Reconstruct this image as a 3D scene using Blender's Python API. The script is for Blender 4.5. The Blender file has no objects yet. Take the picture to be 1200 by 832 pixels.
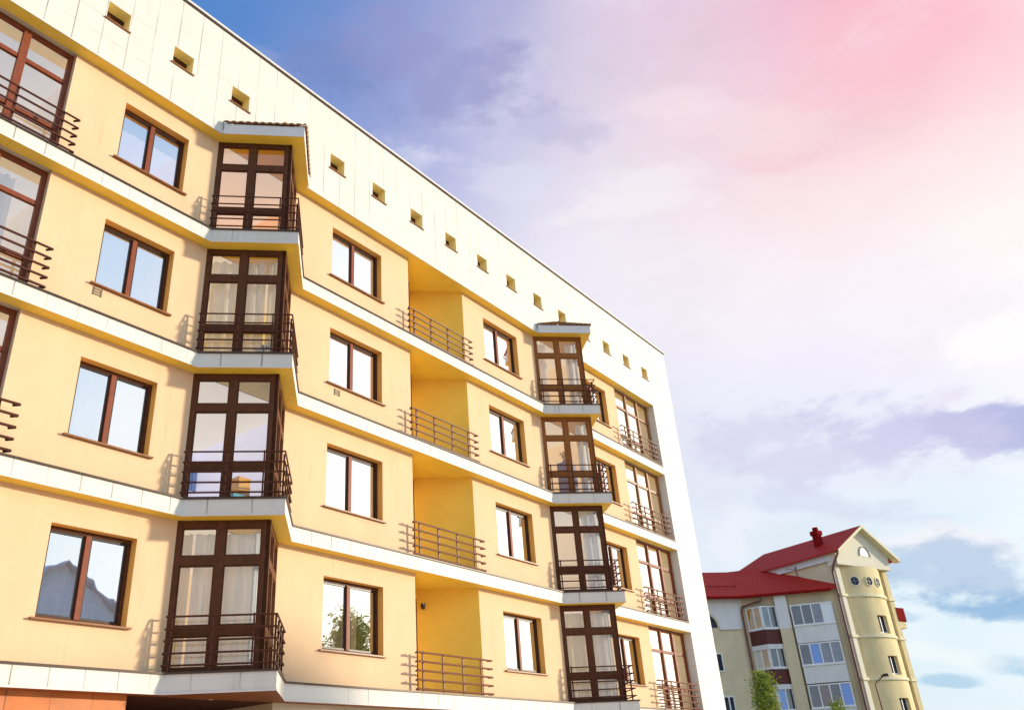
import bpy, math, random
from mathutils import Vector, Matrix
random.seed(7)
sc = bpy.context.scene
col = sc.collection
PI = math.pi
rad = math.radians

# ------------------------------------------------------------------ materials
def s2l(c):
    c = c / 255.0
    return c / 12.92 if c <= 0.04045 else ((c + 0.055) / 1.055) ** 2.4

class NT:
    """small helper round a node tree"""
    def __init__(s, tree):
        s.t = tree; s.n = tree.nodes; s.l = tree.links
    def new(s, typ, **kw):
        n = s.n.new(typ)
        for k, v in kw.items(): setattr(n, k, v)
        return n
    def put(s, sock, v):
        if isinstance(v, bpy.types.NodeSocket): s.l.new(v, sock)
        else: sock.default_value = v
    def math(s, op, a, b=0.0, c=0.0, clamp=False):
        n = s.new('ShaderNodeMath', operation=op); n.use_clamp = clamp
        s.put(n.inputs[0], a); s.put(n.inputs[1], b)
        if op in ('MULTIPLY_ADD', 'SMOOTH_MIN', 'COMPARE'): s.put(n.inputs[2], c)
        return n.outputs[0]
    def vec(s, op, a, b=None, out=0):
        n = s.new('ShaderNodeVectorMath', operation=op)
        s.put(n.inputs[0], a)
        if b is not None:
            if op == 'SCALE': s.put(n.inputs[3], b)
            else: s.put(n.inputs[1], b)
        return n.outputs[out]
    def mix(s, f, a, b):
        n = s.new('ShaderNodeMix', data_type='RGBA')
        s.put(n.inputs[0], f)
        for i, v in ((6, a), (7, b)):
            if isinstance(v, tuple) and len(v) == 3: v = (*v, 1)
            s.put(n.inputs[i], v)
        return n.outputs[2]
    def rng(s, v, a, b, c=0.0, d=1.0, smooth=False):
        n = s.new('ShaderNodeMapRange')
        if smooth: n.interpolation_type = 'SMOOTHSTEP'
        s.put(n.inputs[0], v)
        for i, q in enumerate((a, b, c, d)): n.inputs[i + 1].default_value = q
        return n.outputs[0]
    def noise(s, vec, scale, detail=4, rough=0.55, color=False):
        n = s.new('ShaderNodeTexNoise')
        if vec is not None: s.l.new(vec, n.inputs['Vector'])
        n.inputs['Scale'].default_value = scale
        n.inputs['Detail'].default_value = detail
        n.inputs['Roughness'].default_value = rough
        return n.outputs[1] if color else n.outputs[0]

def mat(name, colr, rough=0.7, var=0.12, nscale=6.0, bump=0.0, bscale=60.0, metal=0.0, dirt=None, extra=None, spec=0.3):
    m = bpy.data.materials.new(name); m.use_nodes = True
    k = NT(m.node_tree); b = k.n['Principled BSDF']
    pos = k.new('ShaderNodeNewGeometry').outputs['Position']
    base = (*colr, 1)
    dark = tuple(c * (1 - var) for c in colr); lite = tuple(min(1, c * (1 + var * 0.6)) for c in colr)
    f = k.noise(pos, nscale, 5, 0.6)
    c = k.mix(k.rng(f, 0.3, 0.7), dark, lite)
    if dirt:
        f2 = k.noise(k.vec('MULTIPLY', pos, (1.6, 1.6, 0.35)), 0.9, 6, 0.65)
        c = k.mix(k.rng(f2, 0.5, 0.8, 0, dirt[1]), c, dirt[0])
        f3 = k.noise(k.vec('MULTIPLY', pos, (7.0, 7.0, 0.5)), 1.0, 5, 0.7)       # rain streaks
        f4 = k.noise(pos, 0.7, 2)
        c = k.mix(k.math('MULTIPLY', k.rng(f3, 0.52, 0.75, 0, 1), k.rng(f4, .45, .65, .0, dirt[1] * 1.3)), c, tuple(q * .75 for q in dirt[0]))
    if extra: c = extra(k, pos, c, b)
    k.l.new(c, b.inputs['Base Color'])
    b.inputs['Roughness'].default_value = rough
    b.inputs['Metallic'].default_value = metal
    b.inputs['Specular IOR Level'].default_value = spec
    if bump:
        bn = k.new('ShaderNodeBump'); bn.inputs['Strength'].default_value = bump
        bn.inputs['Distance'].default_value = 0.01
        k.l.new(k.noise(pos, bscale, 3, 0.6), bn.inputs['Height'])
        k.l.new(bn.outputs[0], b.inputs['Normal'])
    return m

def joints(step_x, x0, step_z, z0, dark, width=0.010, amount=0.75, both=True):
    def f(k, pos, c, b):
        xyz = k.new('ShaderNodeSeparateXYZ'); k.l.new(pos, xyz.inputs[0])
        def line(v, off, step, w):
            a = k.math('FRACT', k.math('DIVIDE', k.math('SUBTRACT', v, off), step))
            return k.math('LESS_THAN', k.math('MULTIPLY', k.math('MINIMUM', a, k.math('SUBTRACT', 1.0, a)), step), w)
        lx = line(xyz.outputs[0], x0, step_x, width)
        vis = k.rng(k.noise(pos, 0.55, 3), 0.40, 0.62, 0.12, 1.0)
        g = k.math('MULTIPLY', lx, vis)
        if both:
            lz = line(xyz.outputs[2], z0, step_z, width * 0.6)
            vz = k.rng(k.noise(pos, 0.8, 2), 0.42, 0.62, 0.10, 0.6)
            g = k.math('MAXIMUM', g, k.math('MULTIPLY', lz, vz))
        # each slab a slightly different tone
        cell = k.new('ShaderNodeCombineXYZ')
        k.l.new(k.math('FLOOR', k.math('DIVIDE', k.math('SUBTRACT', xyz.outputs[0], x0), step_x)), cell.inputs[0])
        k.l.new(k.math('FLOOR', k.math('DIVIDE', k.math('SUBTRACT', xyz.outputs[2], z0), step_z)), cell.inputs[2])
        wn = k.new('ShaderNodeTexWhiteNoise'); wn.noise_dimensions = '3D'; k.l.new(cell.outputs[0], wn.inputs[0])
        c = k.mix(k.rng(wn.outputs[0], 0, 1, 0, 0.12), c, tuple(q * 0.55 for q in dark_base))
        return k.mix(k.math('MULTIPLY', g, amount), c, dark)
    dark_base = (0.9, 0.85, 0.75)
    return f

M = {}
M['stucco'] = mat('stucco_warm', (0.82, 0.540, 0.315), 0.9, 0.05, 1.4, 0.3, 220, dirt=((0.66, 0.38, 0.20), 0.28))
M['recess'] = mat('stucco_recess', (0.97, 0.58, 0.08), 0.9, 0.06, 1.4, 0.25, 220)
M['reveal'] = mat('stucco_reveal', (0.85, 0.44, 0.10), 0.9, 0.06, 3, 0.2, 220)
M['reveal_pale'] = mat('stucco_reveal_pale', (0.62, 0.50, 0.36), 0.9, 0.06, 3, 0.2, 220)
M['clad'] = mat('stone_cladding', (0.72, 0.672, 0.585), 0.6, 0.04, 2.0, 0.05, 90, extra=joints(0.553, 4.29, 0.523, 14.95, (0.16, 0.13, 0.10)), dirt=((0.60, 0.54, 0.44), 0.3))
M['band'] = mat('band_cladding', (0.75, 0.70, 0.62), 0.6, 0.05, 2.0, 0.05, 90, extra=joints(0.553, 4.29, 30, -8, (0.16, 0.13, 0.10), both=False), dirt=((0.60, 0.54, 0.44), 0.4))
M['fascia'] = mat('pale_fascia_metal', (0.74, 0.70, 0.66), 0.5, 0.05, 3)
M['soffit'] = mat('yellow_soffit_panel', (0.99, 0.66, 0.075), 0.6, 0.08, 2.2, extra=joints(1.106, 4.29, 30, -8, (0.45, 0.25, 0.03), both=False, width=0.006, amount=0.5))
M['niche'] = mat('attic_opening_lining', (0.97, 0.78, 0.33), 0.8, 0.08, 6)
M['wood_soffit'] = mat('brown_underside', (0.30, 0.10, 0.03), 0.6, 0.15, 3)
M['flash'] = mat('brown_flashing', (0.075, 0.045, 0.03), 0.45, 0.2, 5, metal=0.2)
M['coping'] = mat('pale_coping', (0.72, 0.66, 0.60), 0.5, 0.05, 5)
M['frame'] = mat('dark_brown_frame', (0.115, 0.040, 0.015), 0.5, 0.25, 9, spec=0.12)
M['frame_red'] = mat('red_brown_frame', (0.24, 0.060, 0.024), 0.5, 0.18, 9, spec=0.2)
M['frame_flare'] = mat('brown_frame_flare', (0.30, 0.105, 0.022), 0.5, 0.2, 9, spec=0.15)  # brown frame lightened, the sun flare on the far bay put into its colour
M['sash'] = mat('sash_gasket', (0.035, 0.018, 0.012), 0.4, 0.2, 9)
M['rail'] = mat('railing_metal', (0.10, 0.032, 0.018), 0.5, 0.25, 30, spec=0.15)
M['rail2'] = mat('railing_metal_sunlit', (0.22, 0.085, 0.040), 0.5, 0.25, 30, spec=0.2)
M['sill'] = mat('window_sill_metal', (0.30, 0.12, 0.035), 0.4, 0.2, 14)
M['orange'] = mat('orange_panels', (0.62, 0.17, 0.025), 0.45, 0.22, 2.5, 0.05, 60, extra=joints(0.66, 6.06, 0.62, 0.0, (0.10, 0.03, 0.01), width=0.008))
M['ground_wall'] = mat('pale_ground_storey', (0.66, 0.55, 0.40), 0.9, 0.06, 2, 0.2, 150)
M['black'] = mat('dark_opening', (0.09, 0.030, 0.015), 0.8)
M['tile'] = mat('clay_roof_tile', (0.33, 0.15, 0.07), 0.75, 0.3, 7, 0.3, 50)
M['vent'] = mat('vent_grille', (0.25, 0.19, 0.12), 0.6)
M['lamp_black'] = mat('lamp_black', (0.03, 0.025, 0.02), 0.4)
M['pipe'] = mat('downpipe_brown', (0.17, 0.07, 0.05), 0.45, 0.2, 6)
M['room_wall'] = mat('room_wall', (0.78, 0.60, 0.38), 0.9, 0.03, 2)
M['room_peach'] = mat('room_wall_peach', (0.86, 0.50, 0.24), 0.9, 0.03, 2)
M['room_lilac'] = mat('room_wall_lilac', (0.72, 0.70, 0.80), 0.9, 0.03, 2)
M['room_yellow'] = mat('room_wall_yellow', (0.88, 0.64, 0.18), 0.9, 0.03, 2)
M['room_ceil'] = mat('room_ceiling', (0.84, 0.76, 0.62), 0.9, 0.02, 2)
M['room_floor'] = mat('room_floor', (0.30, 0.18, 0.10), 0.6, 0.2, 4)

for q_ in ('room_wall', 'room_peach', 'room_lilac', 'room_yellow', 'room_ceil'):   # walls and ceilings glow to stand in for daylight from other windows
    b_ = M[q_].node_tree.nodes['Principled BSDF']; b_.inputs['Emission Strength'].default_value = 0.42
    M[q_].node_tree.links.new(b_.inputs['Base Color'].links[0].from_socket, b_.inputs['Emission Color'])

def curtain_mat(name, c, trans=0.5):
    m = bpy.data.materials.new(name); m.use_nodes = True
    k = NT(m.node_tree); b = k.n['Principled BSDF']
    b.inputs['Base Color'].default_value = (*c, 1); b.inputs['Roughness'].default_value = 0.9
    tr = k.new('ShaderNodeBsdfTranslucent'); tr.inputs[0].default_value = (*c, 1)
    tp = k.new('ShaderNodeBsdfTransparent')
    mx = k.new('ShaderNodeMixShader'); mx.inputs[0].default_value = trans
    mx2 = k.new('ShaderNodeMixShader')
    pos = k.new('ShaderNodeNewGeometry').outputs['Position']
    k.l.new(k.rng(k.noise(k.vec('MULTIPLY', pos, (30, 30, 1.5)), 1.0, 3), 0.3, 0.7, 0.02, 0.30), mx2.inputs[0])
    k.l.new(b.outputs[0], mx.inputs[1]); k.l.new(tr.outputs[0], mx.inputs[2])
    k.l.new(mx.outputs[0], mx2.inputs[1]); k.l.new(tp.outputs[0], mx2.inputs[2])
    k.l.new(mx2.outputs[0], k.n['Material Output'].inputs[0])
    return m
M['curtain'] = curtain_mat('white_net_curtain', (0.86, 0.85, 0.82))
M['curtain_cream'] = curtain_mat('cream_curtain', (0.84, 0.76, 0.58), 0.4)
M['curtain_green'] = curtain_mat('olive_curtain', (0.40, 0.42, 0.16), 0.4)

def glass_mat(name, refl, tint=(0.93, 0.96, 0.97), gl=(1, 1, 1), dist=0.0):
    m = bpy.data.materials.new(name); m.use_nodes = True
    k = NT(m.node_tree); k.n.remove(k.n['Principled BSDF'])
    tp = k.new('ShaderNodeBsdfTransparent'); tp.inputs[0].default_value = (*tint, 1)
    gs = k.new('ShaderNodeBsdfGlossy'); gs.inputs['Roughness'].default_value = 0.01; gs.inputs[0].default_value = (*gl, 1)
    fr = k.new('ShaderNodeFresnel'); fr.inputs[0].default_value = 1.52 if refl > .1 else 1.35
    fac = k.math('ADD', k.math('MULTIPLY', fr.outputs[0], 1.5), refl, clamp=True)
    mx = k.new('ShaderNodeMixShader'); k.l.new(fac, mx.inputs[0])
    k.l.new(tp.outputs[0], mx.inputs[1]); k.l.new(gs.outputs[0], mx.inputs[2])
    pos = k.new('ShaderNodeNewGeometry').outputs['Position']
    bn = k.new('ShaderNodeBump'); bn.inputs['Strength'].default_value = 0.12; bn.inputs['Distance'].default_value = 0.02
    k.l.new(k.noise(pos, 1.3, 2), bn.inputs['Height']); k.l.new(bn.outputs[0], gs.inputs['Normal'])
    k.l.new(mx.outputs[0], k.n['Material Output'].inputs[0])
    return m
M['glass'] = glass_mat('coated_window_glass', 0.60)
M['glass_bay'] = glass_mat('clear_bay_glass', 0.05)
M['glass_french'] = glass_mat('french_window_glass', 0.22)
M['glass_big'] = glass_mat('large_window_glass', 0.45)

# ------------------------------------------------------------------ mesh building
WO = {}
class MB:
    def __init__(s): s.v = []; s.f = []; s.m = []; s.slots = []
    def slot(s, m):
        if m not in s.slots: s.slots.append(m)
        return s.slots.index(m)
    def face(s, pts, m=None):
        i = len(s.v); s.v += [tuple(p) for p in pts]; s.f.append(tuple(range(i, i + len(pts)))); s.m.append(s.slot(m) if m else 0)
    def box(s, x0, x1, y0, y1, z0, z1, m=None, T=None):
        p = [(x0, y0, z0), (x1, y0, z0), (x1, y1, z0), (x0, y1, z0), (x0, y0, z1), (x1, y0, z1), (x1, y1, z1), (x0, y1, z1)]
        if T: p = [T(*q) for q in p]
        i = len(s.v); s.v += [tuple(q) for q in p]
        for f in ((0, 3, 2, 1), (4, 5, 6, 7), (0, 1, 5, 4), (1, 2, 6, 5), (2, 3, 7, 6), (3, 0, 4, 7)):
            s.f.append(tuple(i + a for a in f)); s.m.append(s.slot(m) if m else 0)
    def tube(s, a, b, r, n=8, r2=None, caps=True):
        a = Vector(a); b = Vector(b); d = (b - a).normalized()
        u = d.orthogonal().normalized(); w = d.cross(u); r2 = r if r2 is None else r2
        i = len(s.v)
        for P, R in ((a, r), (b, r2)):
            for k in range(n):
                t = 2 * PI * k / n; s.v.append(tuple(P + u * math.cos(t) * R + w * math.sin(t) * R))
        for k in range(n):
            s.f.append((i + k, i + (k + 1) % n, i + n + (k + 1) % n, i + n + k)); s.m.append(0)
        if caps:
            s.f.append(tuple(i + k for k in reversed(range(n)))); s.m.append(0)
            s.f.append(tuple(i + n + k for k in range(n))); s.m.append(0)
    def path(s, pts, r, n=8):
        for a, b in zip(pts[:-1], pts[1:]): s.tube(a, b, r, n)
    def mesh(s, name, m, origin=(0, 0, 0), smooth=False):
        me = bpy.data.meshes.new(name)
        me.from_pydata([(v[0] - origin[0], v[1] - origin[1], v[2] - origin[2]) for v in s.v], [], s.f)
        ms = s.slots if s.slots else [m]
        for q in ms: me.materials.append(M[q] if isinstance(q, str) else q)
        for p, i in zip(me.polygons, s.m): p.material_index = i; p.use_smooth = smooth
        me.update(); return me
    def build(s, name, m, parent=None, origin=None, smooth=False, bevel=0.0):
        o0 = origin if origin is not None else (WO[parent] if parent else (0, 0, 0))
        return inst(name, s.mesh(name, m, o0, smooth), parent, o0, bevel)

def inst(name, me, parent, wloc, bevel=0.0, rotz=0.0):
    o = bpy.data.objects.new(name, me); col.objects.link(o)
    if parent:
        o.parent = parent; p = WO[parent]
        o.location = (wloc[0] - p[0], wloc[1] - p[1], wloc[2] - p[2])
    else: o.location = wloc
    if rotz: o.rotation_euler = (0, 0, rotz)
    WO[o] = tuple(wloc)
    if bevel:
        b = o.modifiers.new('bevel', 'BEVEL'); b.width = bevel; b.segments = 2; b.limit_method = 'ANGLE'
    return o
def empty(name, loc, label=None, cat=None, group=None):
    o = bpy.data.objects.new(name, None); col.objects.link(o); o.location = loc; WO[o] = tuple(loc)
    tag(o, label, cat, group); return o
def tag(o, label=None, cat=None, group=None, kind=None):
    for k_, v in (('label', label), ('category', cat), ('group', group), ('kind', kind)):
        if v: o[k_] = v
    return o

# ------------------------------------------------------------------ dimensions of the near building
Z = [3.50, 6.44, 9.38, 12.31]            # tops of the four bands (floor levels)
S = [3.17, 6.11, 9.05, 11.98, 14.90]     # undersides of bands and parapet
YB = -0.26                               # plane of bands, parapet and end pier
BX1, BX2 = 8.52, 21.22                   # left feet of the two bays
BD = 1.16                                # bay depth; each face stands at 45 degrees
XL, XR, XE = -5.0, 29.5, 31.47
LOG0, LOG1 = 14.95, 17.40                # loggia opening
W_COLS = [(6.27, 1.51), (12.08, 1.79), (18.41, 1.80), (24.35, 1.60)]

root = empty('apartment_building', (14.0, 6.0, 0.0), 'tall yellow apartment building with white bands, brown glazed bays and a white stone parapet', 'building')

# wall with holes ----------------------------------------------------
def wall_grid(mb, x0, x1, z0, z1, holes, P, m=None, nx=None):
    xs = sorted({x0, x1, *[h[0] for h in holes], *[h[1] for h in holes]} | set(nx or []))
    zs = sorted({z0, z1, *[h[2] for h in holes], *[h[3] for h in holes]})
    xs = [x for x in xs if x0 <= x <= x1]; zs = [z for z in zs if z0 <= z <= z1]
    for a, b in zip(xs[:-1], xs[1:]):
        for c, d in zip(zs[:-1], zs[1:]):
            cx, cz = (a + b) / 2, (c + d) / 2
            if any(h[0] < cx < h[1] and h[2] < cz < h[3] for h in holes): continue
            mb.face([P(a, c), P(b, c), P(b, d), P(a, d)], m)
holes = []
for i, z in enumerate(Z):
    top = S[i + 1]
    for x, w in W_COLS: holes.append((x, x + w, z + 0.69, z + 2.15))
    for bx in (BX1, BX2): holes.append((bx + 0.11, bx + 2 * BD - 0.11, z, top))
    holes.append((2.40, 5.13, z, top)); holes.append((26.72, XR, z, top))
for i in range(4): holes.append((LOG0, LOG1, Z[i], S[i + 1]))
mb = MB(); wall_grid(mb, XL, XR, 3.17, 14.90, holes, lambda x, z: (x, 0, z))
mb.build('wall', 'stucco', root)

# body: side, back and roof so that no light leaks in
mb = MB()
mb.face([(XL, 0, 0), (XL, 12, 0), (XL, 12, 17.6), (XL, 0, 17.6)])
mb.face([(XL, 12, 0), (XE, 12, 0), (XE, 12, 17.6), (XL, 12, 17.6)])
mb.build('rear_wall', 'stucco', root)
mb = MB(); mb.face([(XL, 0.2, 17.55), (XE - 0.02, 0.2, 17.55), (XE - 0.02, 12, 17.55), (XL, 12, 17.55)]); mb.build('roof', 'coping', root)
# end pier
mb = MB(); mb.box(XR, XE, YB, 12.02, 0, S[4]); mb.build('end_pier', 'clad', root, bevel=0.01)

# ---- bands: path in plan -------------------------------------------
def plan(off, x0=XL, x1=XR, bays=(BX1, BX2), base=0.0):
    """front line of a band standing 'off' proud of wall and bays"""
    k = off * (math.sqrt(2) - 1); pts = [(x0, -off)]
    for bx in bays:
        pts += [(bx - k, -off), (bx + BD, -BD - off * math.sqrt(2)), (bx + 2 * BD + k, -off)]
    pts.append((x1, -off)); return pts
def strip(mb, pts, z0, z1, m=None):
    for a, b in zip(pts[:-1], pts[1:]): mb.face([(a[0], a[1], z0), (b[0], b[1], z0), (b[0], b[1], z1), (a[0], a[1], z1)], m)
def cap(mb, outer, yin, z, up=True):
    """sheet between plan line and y = yin, in convex pieces"""
    for a, b in zip(outer[:-1], outer[1:]):
        q = [(a[0], a[1], z), (b[0], b[1], z), (b[0], yin, z), (a[0], yin, z)]
        mb.face(q if up else q[::-1])
p = -YB
for i, z in enumerate(Z):
    mb = MB(); strip(mb, plan(p), S[i] + 0.035, z - 0.02)
    band = mb.build('floor_band', 'band', root)
    mb = MB(); strip(mb, plan(p + 0.012), S[i], S[i] + 0.033)
    a_, b_ = plan(p), plan(p + 0.012)
    mb.build('trim', 'coping', band)
    mb = MB(); strip(mb, plan(p + 0.03), z - 0.022, z + 0.010); cap(mb, plan(p + 0.03), 0.0, z + 0.010)
    cap(mb, plan(p + 0.03), -0.20, z - 0.022, False)
    mb.build('flashing', 'flash', band)
    mb = MB(); cap(mb, plan(p + 0.012), 0.0, S[i], False)
    mb.build('soffit', 'soffit' if i else 'wood_soffit', band)
mb = MB(); cap(mb, plan(p), 0.0, S[4], False); mb.build('parapet_soffit', 'soffit', root)

# ---- parapet with square openings ------------------------------------
AX = [5.42 + 1.568 * k for k in range(-6, 16)]
ah = [(x, x + 0.50, 16.00, 16.48) for x in AX if XL < x < 30]
mb = MB(); wall_grid(mb, XL, XE, S[4], 17.98, ah, lambda x, z: (x, YB, z))
mb.face([(XE, YB, S[4]), (XE, 12.02, S[4]), (XE, 12.02, 17.98), (XE, YB, 17.98)])
mb.face([(XL, 0.2, 16.9), (XE, 0.2, 16.9), (XE, 0.2, 17.98), (XL, 0.2, 17.98)])
par = mb.build('parapet', 'clad', root)
mb = MB(); mb.box(XL, XE + 0.05, YB - 0.05, 0.24, 18.0, 18.06); mb.build('coping', 'coping', par)
mb = MB(); mb.box(XL, XE + 0.03, YB - 0.025, 0.22, 17.955, 17.998); mb.build('coping_shadow', 'flash', par)  # dark strip painted in as the shadow line beneath the coping
mb = MB()                                    # a narrow pale trim along the lower edge
strip(mb, [(XL, YB - 0.012), (BX1 - 0.1, YB - 0.012)], S[4], S[4] + 0.035)
strip(mb, [(BX1 + 2 * BD + 0.1, YB - 0.012), (BX2 - 0.1, YB - 0.012)], S[4], S[4] + 0.035)
strip(mb, [(BX2 + 2 * BD + 0.1, YB - 0.012), (XR, YB - 0.012)], S[4], S[4] + 0.035)
mb.build('lower_trim', 'coping', par)
lin = MB(); d = 0.27
lin.face([(0, 0, .48), (.5, 0, .48), (.5, d, .48), (0, d, .48)]); lin.face([(0, 0, 0), (0, d, 0), (.5, d, 0), (.5, 0, 0)])
lin.face([(0, 0, 0), (0, 0, .48), (0, d, .48), (0, d, 0)]); lin.face([(.5, 0, 0), (.5, d, 0), (.5, d, .48), (.5, 0, .48)])
lin_me = lin.mesh('attic_opening', 'niche')
bk = MB(); bk.face([(0, d - .004, 0), (.5, d - .004, 0), (.5, d - .004, .48), (0, d - .004, .48)]); bk_me = bk.mesh('shutter', 'black')
sl = MB(); sl.box(-.04, .54, -.035, .02, -.03, .0); sl_me = sl.mesh('sill', 'sill')
for x in AX:
    if not (XL < x < 30): continue
    o = inst('attic_opening', lin_me, root, (x, YB, 16.0))
    inst('shutter', bk_me, o, (x, YB, 16.0)); inst('sill', sl_me, o, (x, YB, 16.0))

# ---- ordinary windows ------------------------------------------------
def wavy(mb, x0, x1, y, z0, z1, amp=0.035, wl=0.16, ph=0.0, top_gather=1.0, T=None):
    n = max(6, int((x1 - x0) / wl * 8)); pts = []
    for k in range(n + 1):
        t = k / n; x = x0 + (x1 - x0) * t
        a = amp * (math.sin(2 * PI * (x / wl) + ph) + 0.4 * math.sin(2 * PI * x / wl * 0.43 + 1.7 * ph))
        pts.append((x, y + a))
    i = len(mb.v)
    for (x, yy) in pts:
        for zz, g in ((z1, top_gather), (z0, 1.0)):
            q = (x0 + (x - x0) * g, yy, zz); mb.v.append(T(*q) if T else q)
    for k in range(n):
        mb.f.append((i + 2 * k, i + 2 * k + 1, i + 2 * k + 3, i + 2 * k + 2)); mb.m.append(0)
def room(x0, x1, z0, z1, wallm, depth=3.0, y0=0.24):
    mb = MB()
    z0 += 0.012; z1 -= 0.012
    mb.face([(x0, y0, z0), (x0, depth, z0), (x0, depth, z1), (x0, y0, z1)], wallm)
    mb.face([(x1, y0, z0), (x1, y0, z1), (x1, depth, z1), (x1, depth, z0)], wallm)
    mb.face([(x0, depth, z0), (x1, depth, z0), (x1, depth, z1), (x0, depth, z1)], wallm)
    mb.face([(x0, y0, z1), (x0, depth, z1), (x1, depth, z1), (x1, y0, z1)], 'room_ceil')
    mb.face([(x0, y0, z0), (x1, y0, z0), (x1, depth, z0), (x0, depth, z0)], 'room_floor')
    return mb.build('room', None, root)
H = 1.46
def win_parts(w):
    fd = 0.165
    rv = MB(); q = 0.24
    rv.face([(0, 0, 0), (0, q, 0), (0, q, H), (0, 0, H)][::-1]); rv.face([(w, 0, 0), (w, 0, H), (w, q, H), (w, q, 0)])
    rv.face([(0, 0, H), (0, q, H), (w, q, H), (w, 0, H)]); rv.face([(0, 0, 0), (w, 0, 0), (w, q, 0), (0, q, 0)])
    fr = MB(); t = 0.065; y0, y1 = fd, fd + 0.07; c = w * 0.485
    fr.box(0.002, t, y0, y1, 0.002, H - .002); fr.box(w - t, w - .002, y0, y1, 0.002, H - .002)
    fr.box(t, w - t, y0, y1, 0.002, t); fr.box(t, w - t, y0, y1, H - t, H - .002)
    mu = MB(); mu.box(c - .045, c + .045, y0 - .02, y1 - .003, t, H - t)
    sa = MB(); s_ = 0.035
    for a, b in ((t, c - .045), (c + .045, w - t)):
        a += .004; b -= .004; z0, z1 = t + .004, H - t - .004
        sa.box(a, a + s_, y0 + .015, y0 + .05, z0, z1); sa.box(b - s_, b, y0 + .015, y0 + .05, z0, z1)
        sa.box(a + s_, b - s_, y0 + .015, y0 + .05, z0, z0 + s_); sa.box(a + s_, b - s_, y0 + .015, y0 + .05, z1 - s_, z1)
    pa = MB()
    for a, b in ((t, c - .045), (c + .045, w - t)):
        pa.face([(a, y0 + .035, t), (b, y0 + .035, t), (b, y0 + .035, H - t), (a, y0 + .035, H - t)])
    si = MB(); si.box(-.09, w + .07, -.07, fd, -.030, -.002)
    return [x.mesh(n, m) for x, n, m in ((fr, 'window', 'frame'), (rv, 'reveal', 'reveal'), (mu, 'mullion', 'frame_red'), (sa, 'sash', 'sash'), (pa, 'pane', 'glass'), (si, 'sill', 'sill'))]
ckind = {(0, 0): 'full', (0, 1): 'half', (0, 2): 'full', (1, 0): 'green', (2, 0): 'green', (3, 0): 'green', (0, 3): 'blind', (1, 3): 'none', (2, 3): 'part', (1, 1): 'half', (2, 1): 'green', (1, 2): 'half', (2, 2): 'part', (3, 1): 'full', (3, 2): 'half', (3, 3): 'blind'}
ROOMX = [(5.40, 8.15), (11.70, 14.60), (17.62, 20.70), (23.75, 26.40)]
for ci, (x, w) in enumerate(W_COLS):
    mes = win_parts(w)
    for fi, z in enumerate(Z):
        loc = (x, 0, z + 0.69)
        o = inst('window', mes[0], root, loc)
        for nm, me in zip(('reveal', 'mullion', 'sash', 'pane', 'sill'), mes[1:]): inst(nm, me, o, loc)
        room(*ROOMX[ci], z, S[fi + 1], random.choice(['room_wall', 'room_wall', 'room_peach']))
        kd = ckind[(ci, fi)]; zb, zt = z + 0.35, z + 2.3
        if kd in ('full', 'half', 'part'):
            mb = MB(); wavy(mb, x - .1, x + w * {'full': 1.05, 'half': .46, 'part': .3}[kd], .38, zb, zt, ph=fi + ci)
            mb.build('curtain', 'curtain', o, smooth=True)
        if kd == 'blind':
            mb = MB(); mb.box(x - .05, x + w + .05, .33, .345, z + 1.75, z + 2.3); mb.build('roller_blind', 'curtain_cream', o)
        if kd == 'green':
            mb = MB(); wavy(mb, x + w * .72, x + w + .1, .34, zb, zt, ph=fi); mb.build('drape', 'curtain_green', o, smooth=True)
            mb = MB(); wavy(mb, x - .1, x + w * .7, .42, zb, zt, ph=fi); mb.build('curtain', 'curtain', o, smooth=True)

# ---- tall french windows at the left, large windows at the right -----
def tall_window(x0, x1, z, top, lights, yf, fm, gm, name, pale=False, curt=None):
    h = top - z; t = 0.085
    mb = MB()
    mb.box(x0, x0 + t, yf, yf + .08, z + .012, top - .002); mb.box(x1 - t, x1, yf, yf + .08, z + .012, top - .002)
    mb.box(x0 + t, x1 - t, yf, yf + .08, z + .012, z + t); mb.box(x0 + t, x1 - t, yf, yf + .08, top - t, top - .002)
    W = (x1 - x0); xs = [x0 + W * k / lights for k in range(lights + 1)]
    mw = 0.07 if lights == 3 and not pale else 0.045
    for x in xs[1:-1]: mb.box(x - mw, x + mw, yf - .015, yf + .075, z + t, top - t)
    o = mb.build(name, fm, root)
    tr = MB(); pn = MB()
    for a, b in zip(xs[:-1], xs[1:]):
        a += mw if a > x0 else t; b -= mw if b < x1 else t
        pn.face([(a, yf + .04, z + t), (b, yf + .04, z + t), (b, yf + .04, top - t), (a, yf + .04, top - t)])
    for zz in (0.70, 1.86):
        tr = MB(); tr.box(x0 + t, x1 - t, yf + .003, yf + .07, z + zz - .045, z + zz + .045); tr.build('transom', fm, o)
    pn.build('pane', gm, o)
    if curt:
        for (a, b, m) in curt:
            c = MB(); wavy(c, x0 + W * a, x0 + W * b, yf + .28, z + .05, top - .25, ph=a * 9 + z, top_gather=.97); c.build('curtain', m, o, smooth=True)
    rv = MB(); q = yf + .1; zz0 = z + .012
    rv.face([(x1, 0, zz0), (x1, 0, top), (x1, q, top), (x1, q, zz0)]); rv.face([(x0, 0, zz0), (x0, q, zz0), (x0, q, top), (x0, 0, top)])
    rv.face([(x0, 0, zz0), (x1, 0, zz0), (x1, q + .1, zz0), (x0, q + .1, zz0)]); rv.face([(x0, 0, top - .001), (x0, q, top - .001), (x1, q, top - .001), (x1, 0, top - .001)])
    rv.build('reveal', 'reveal_pale', o)
    return o
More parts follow.
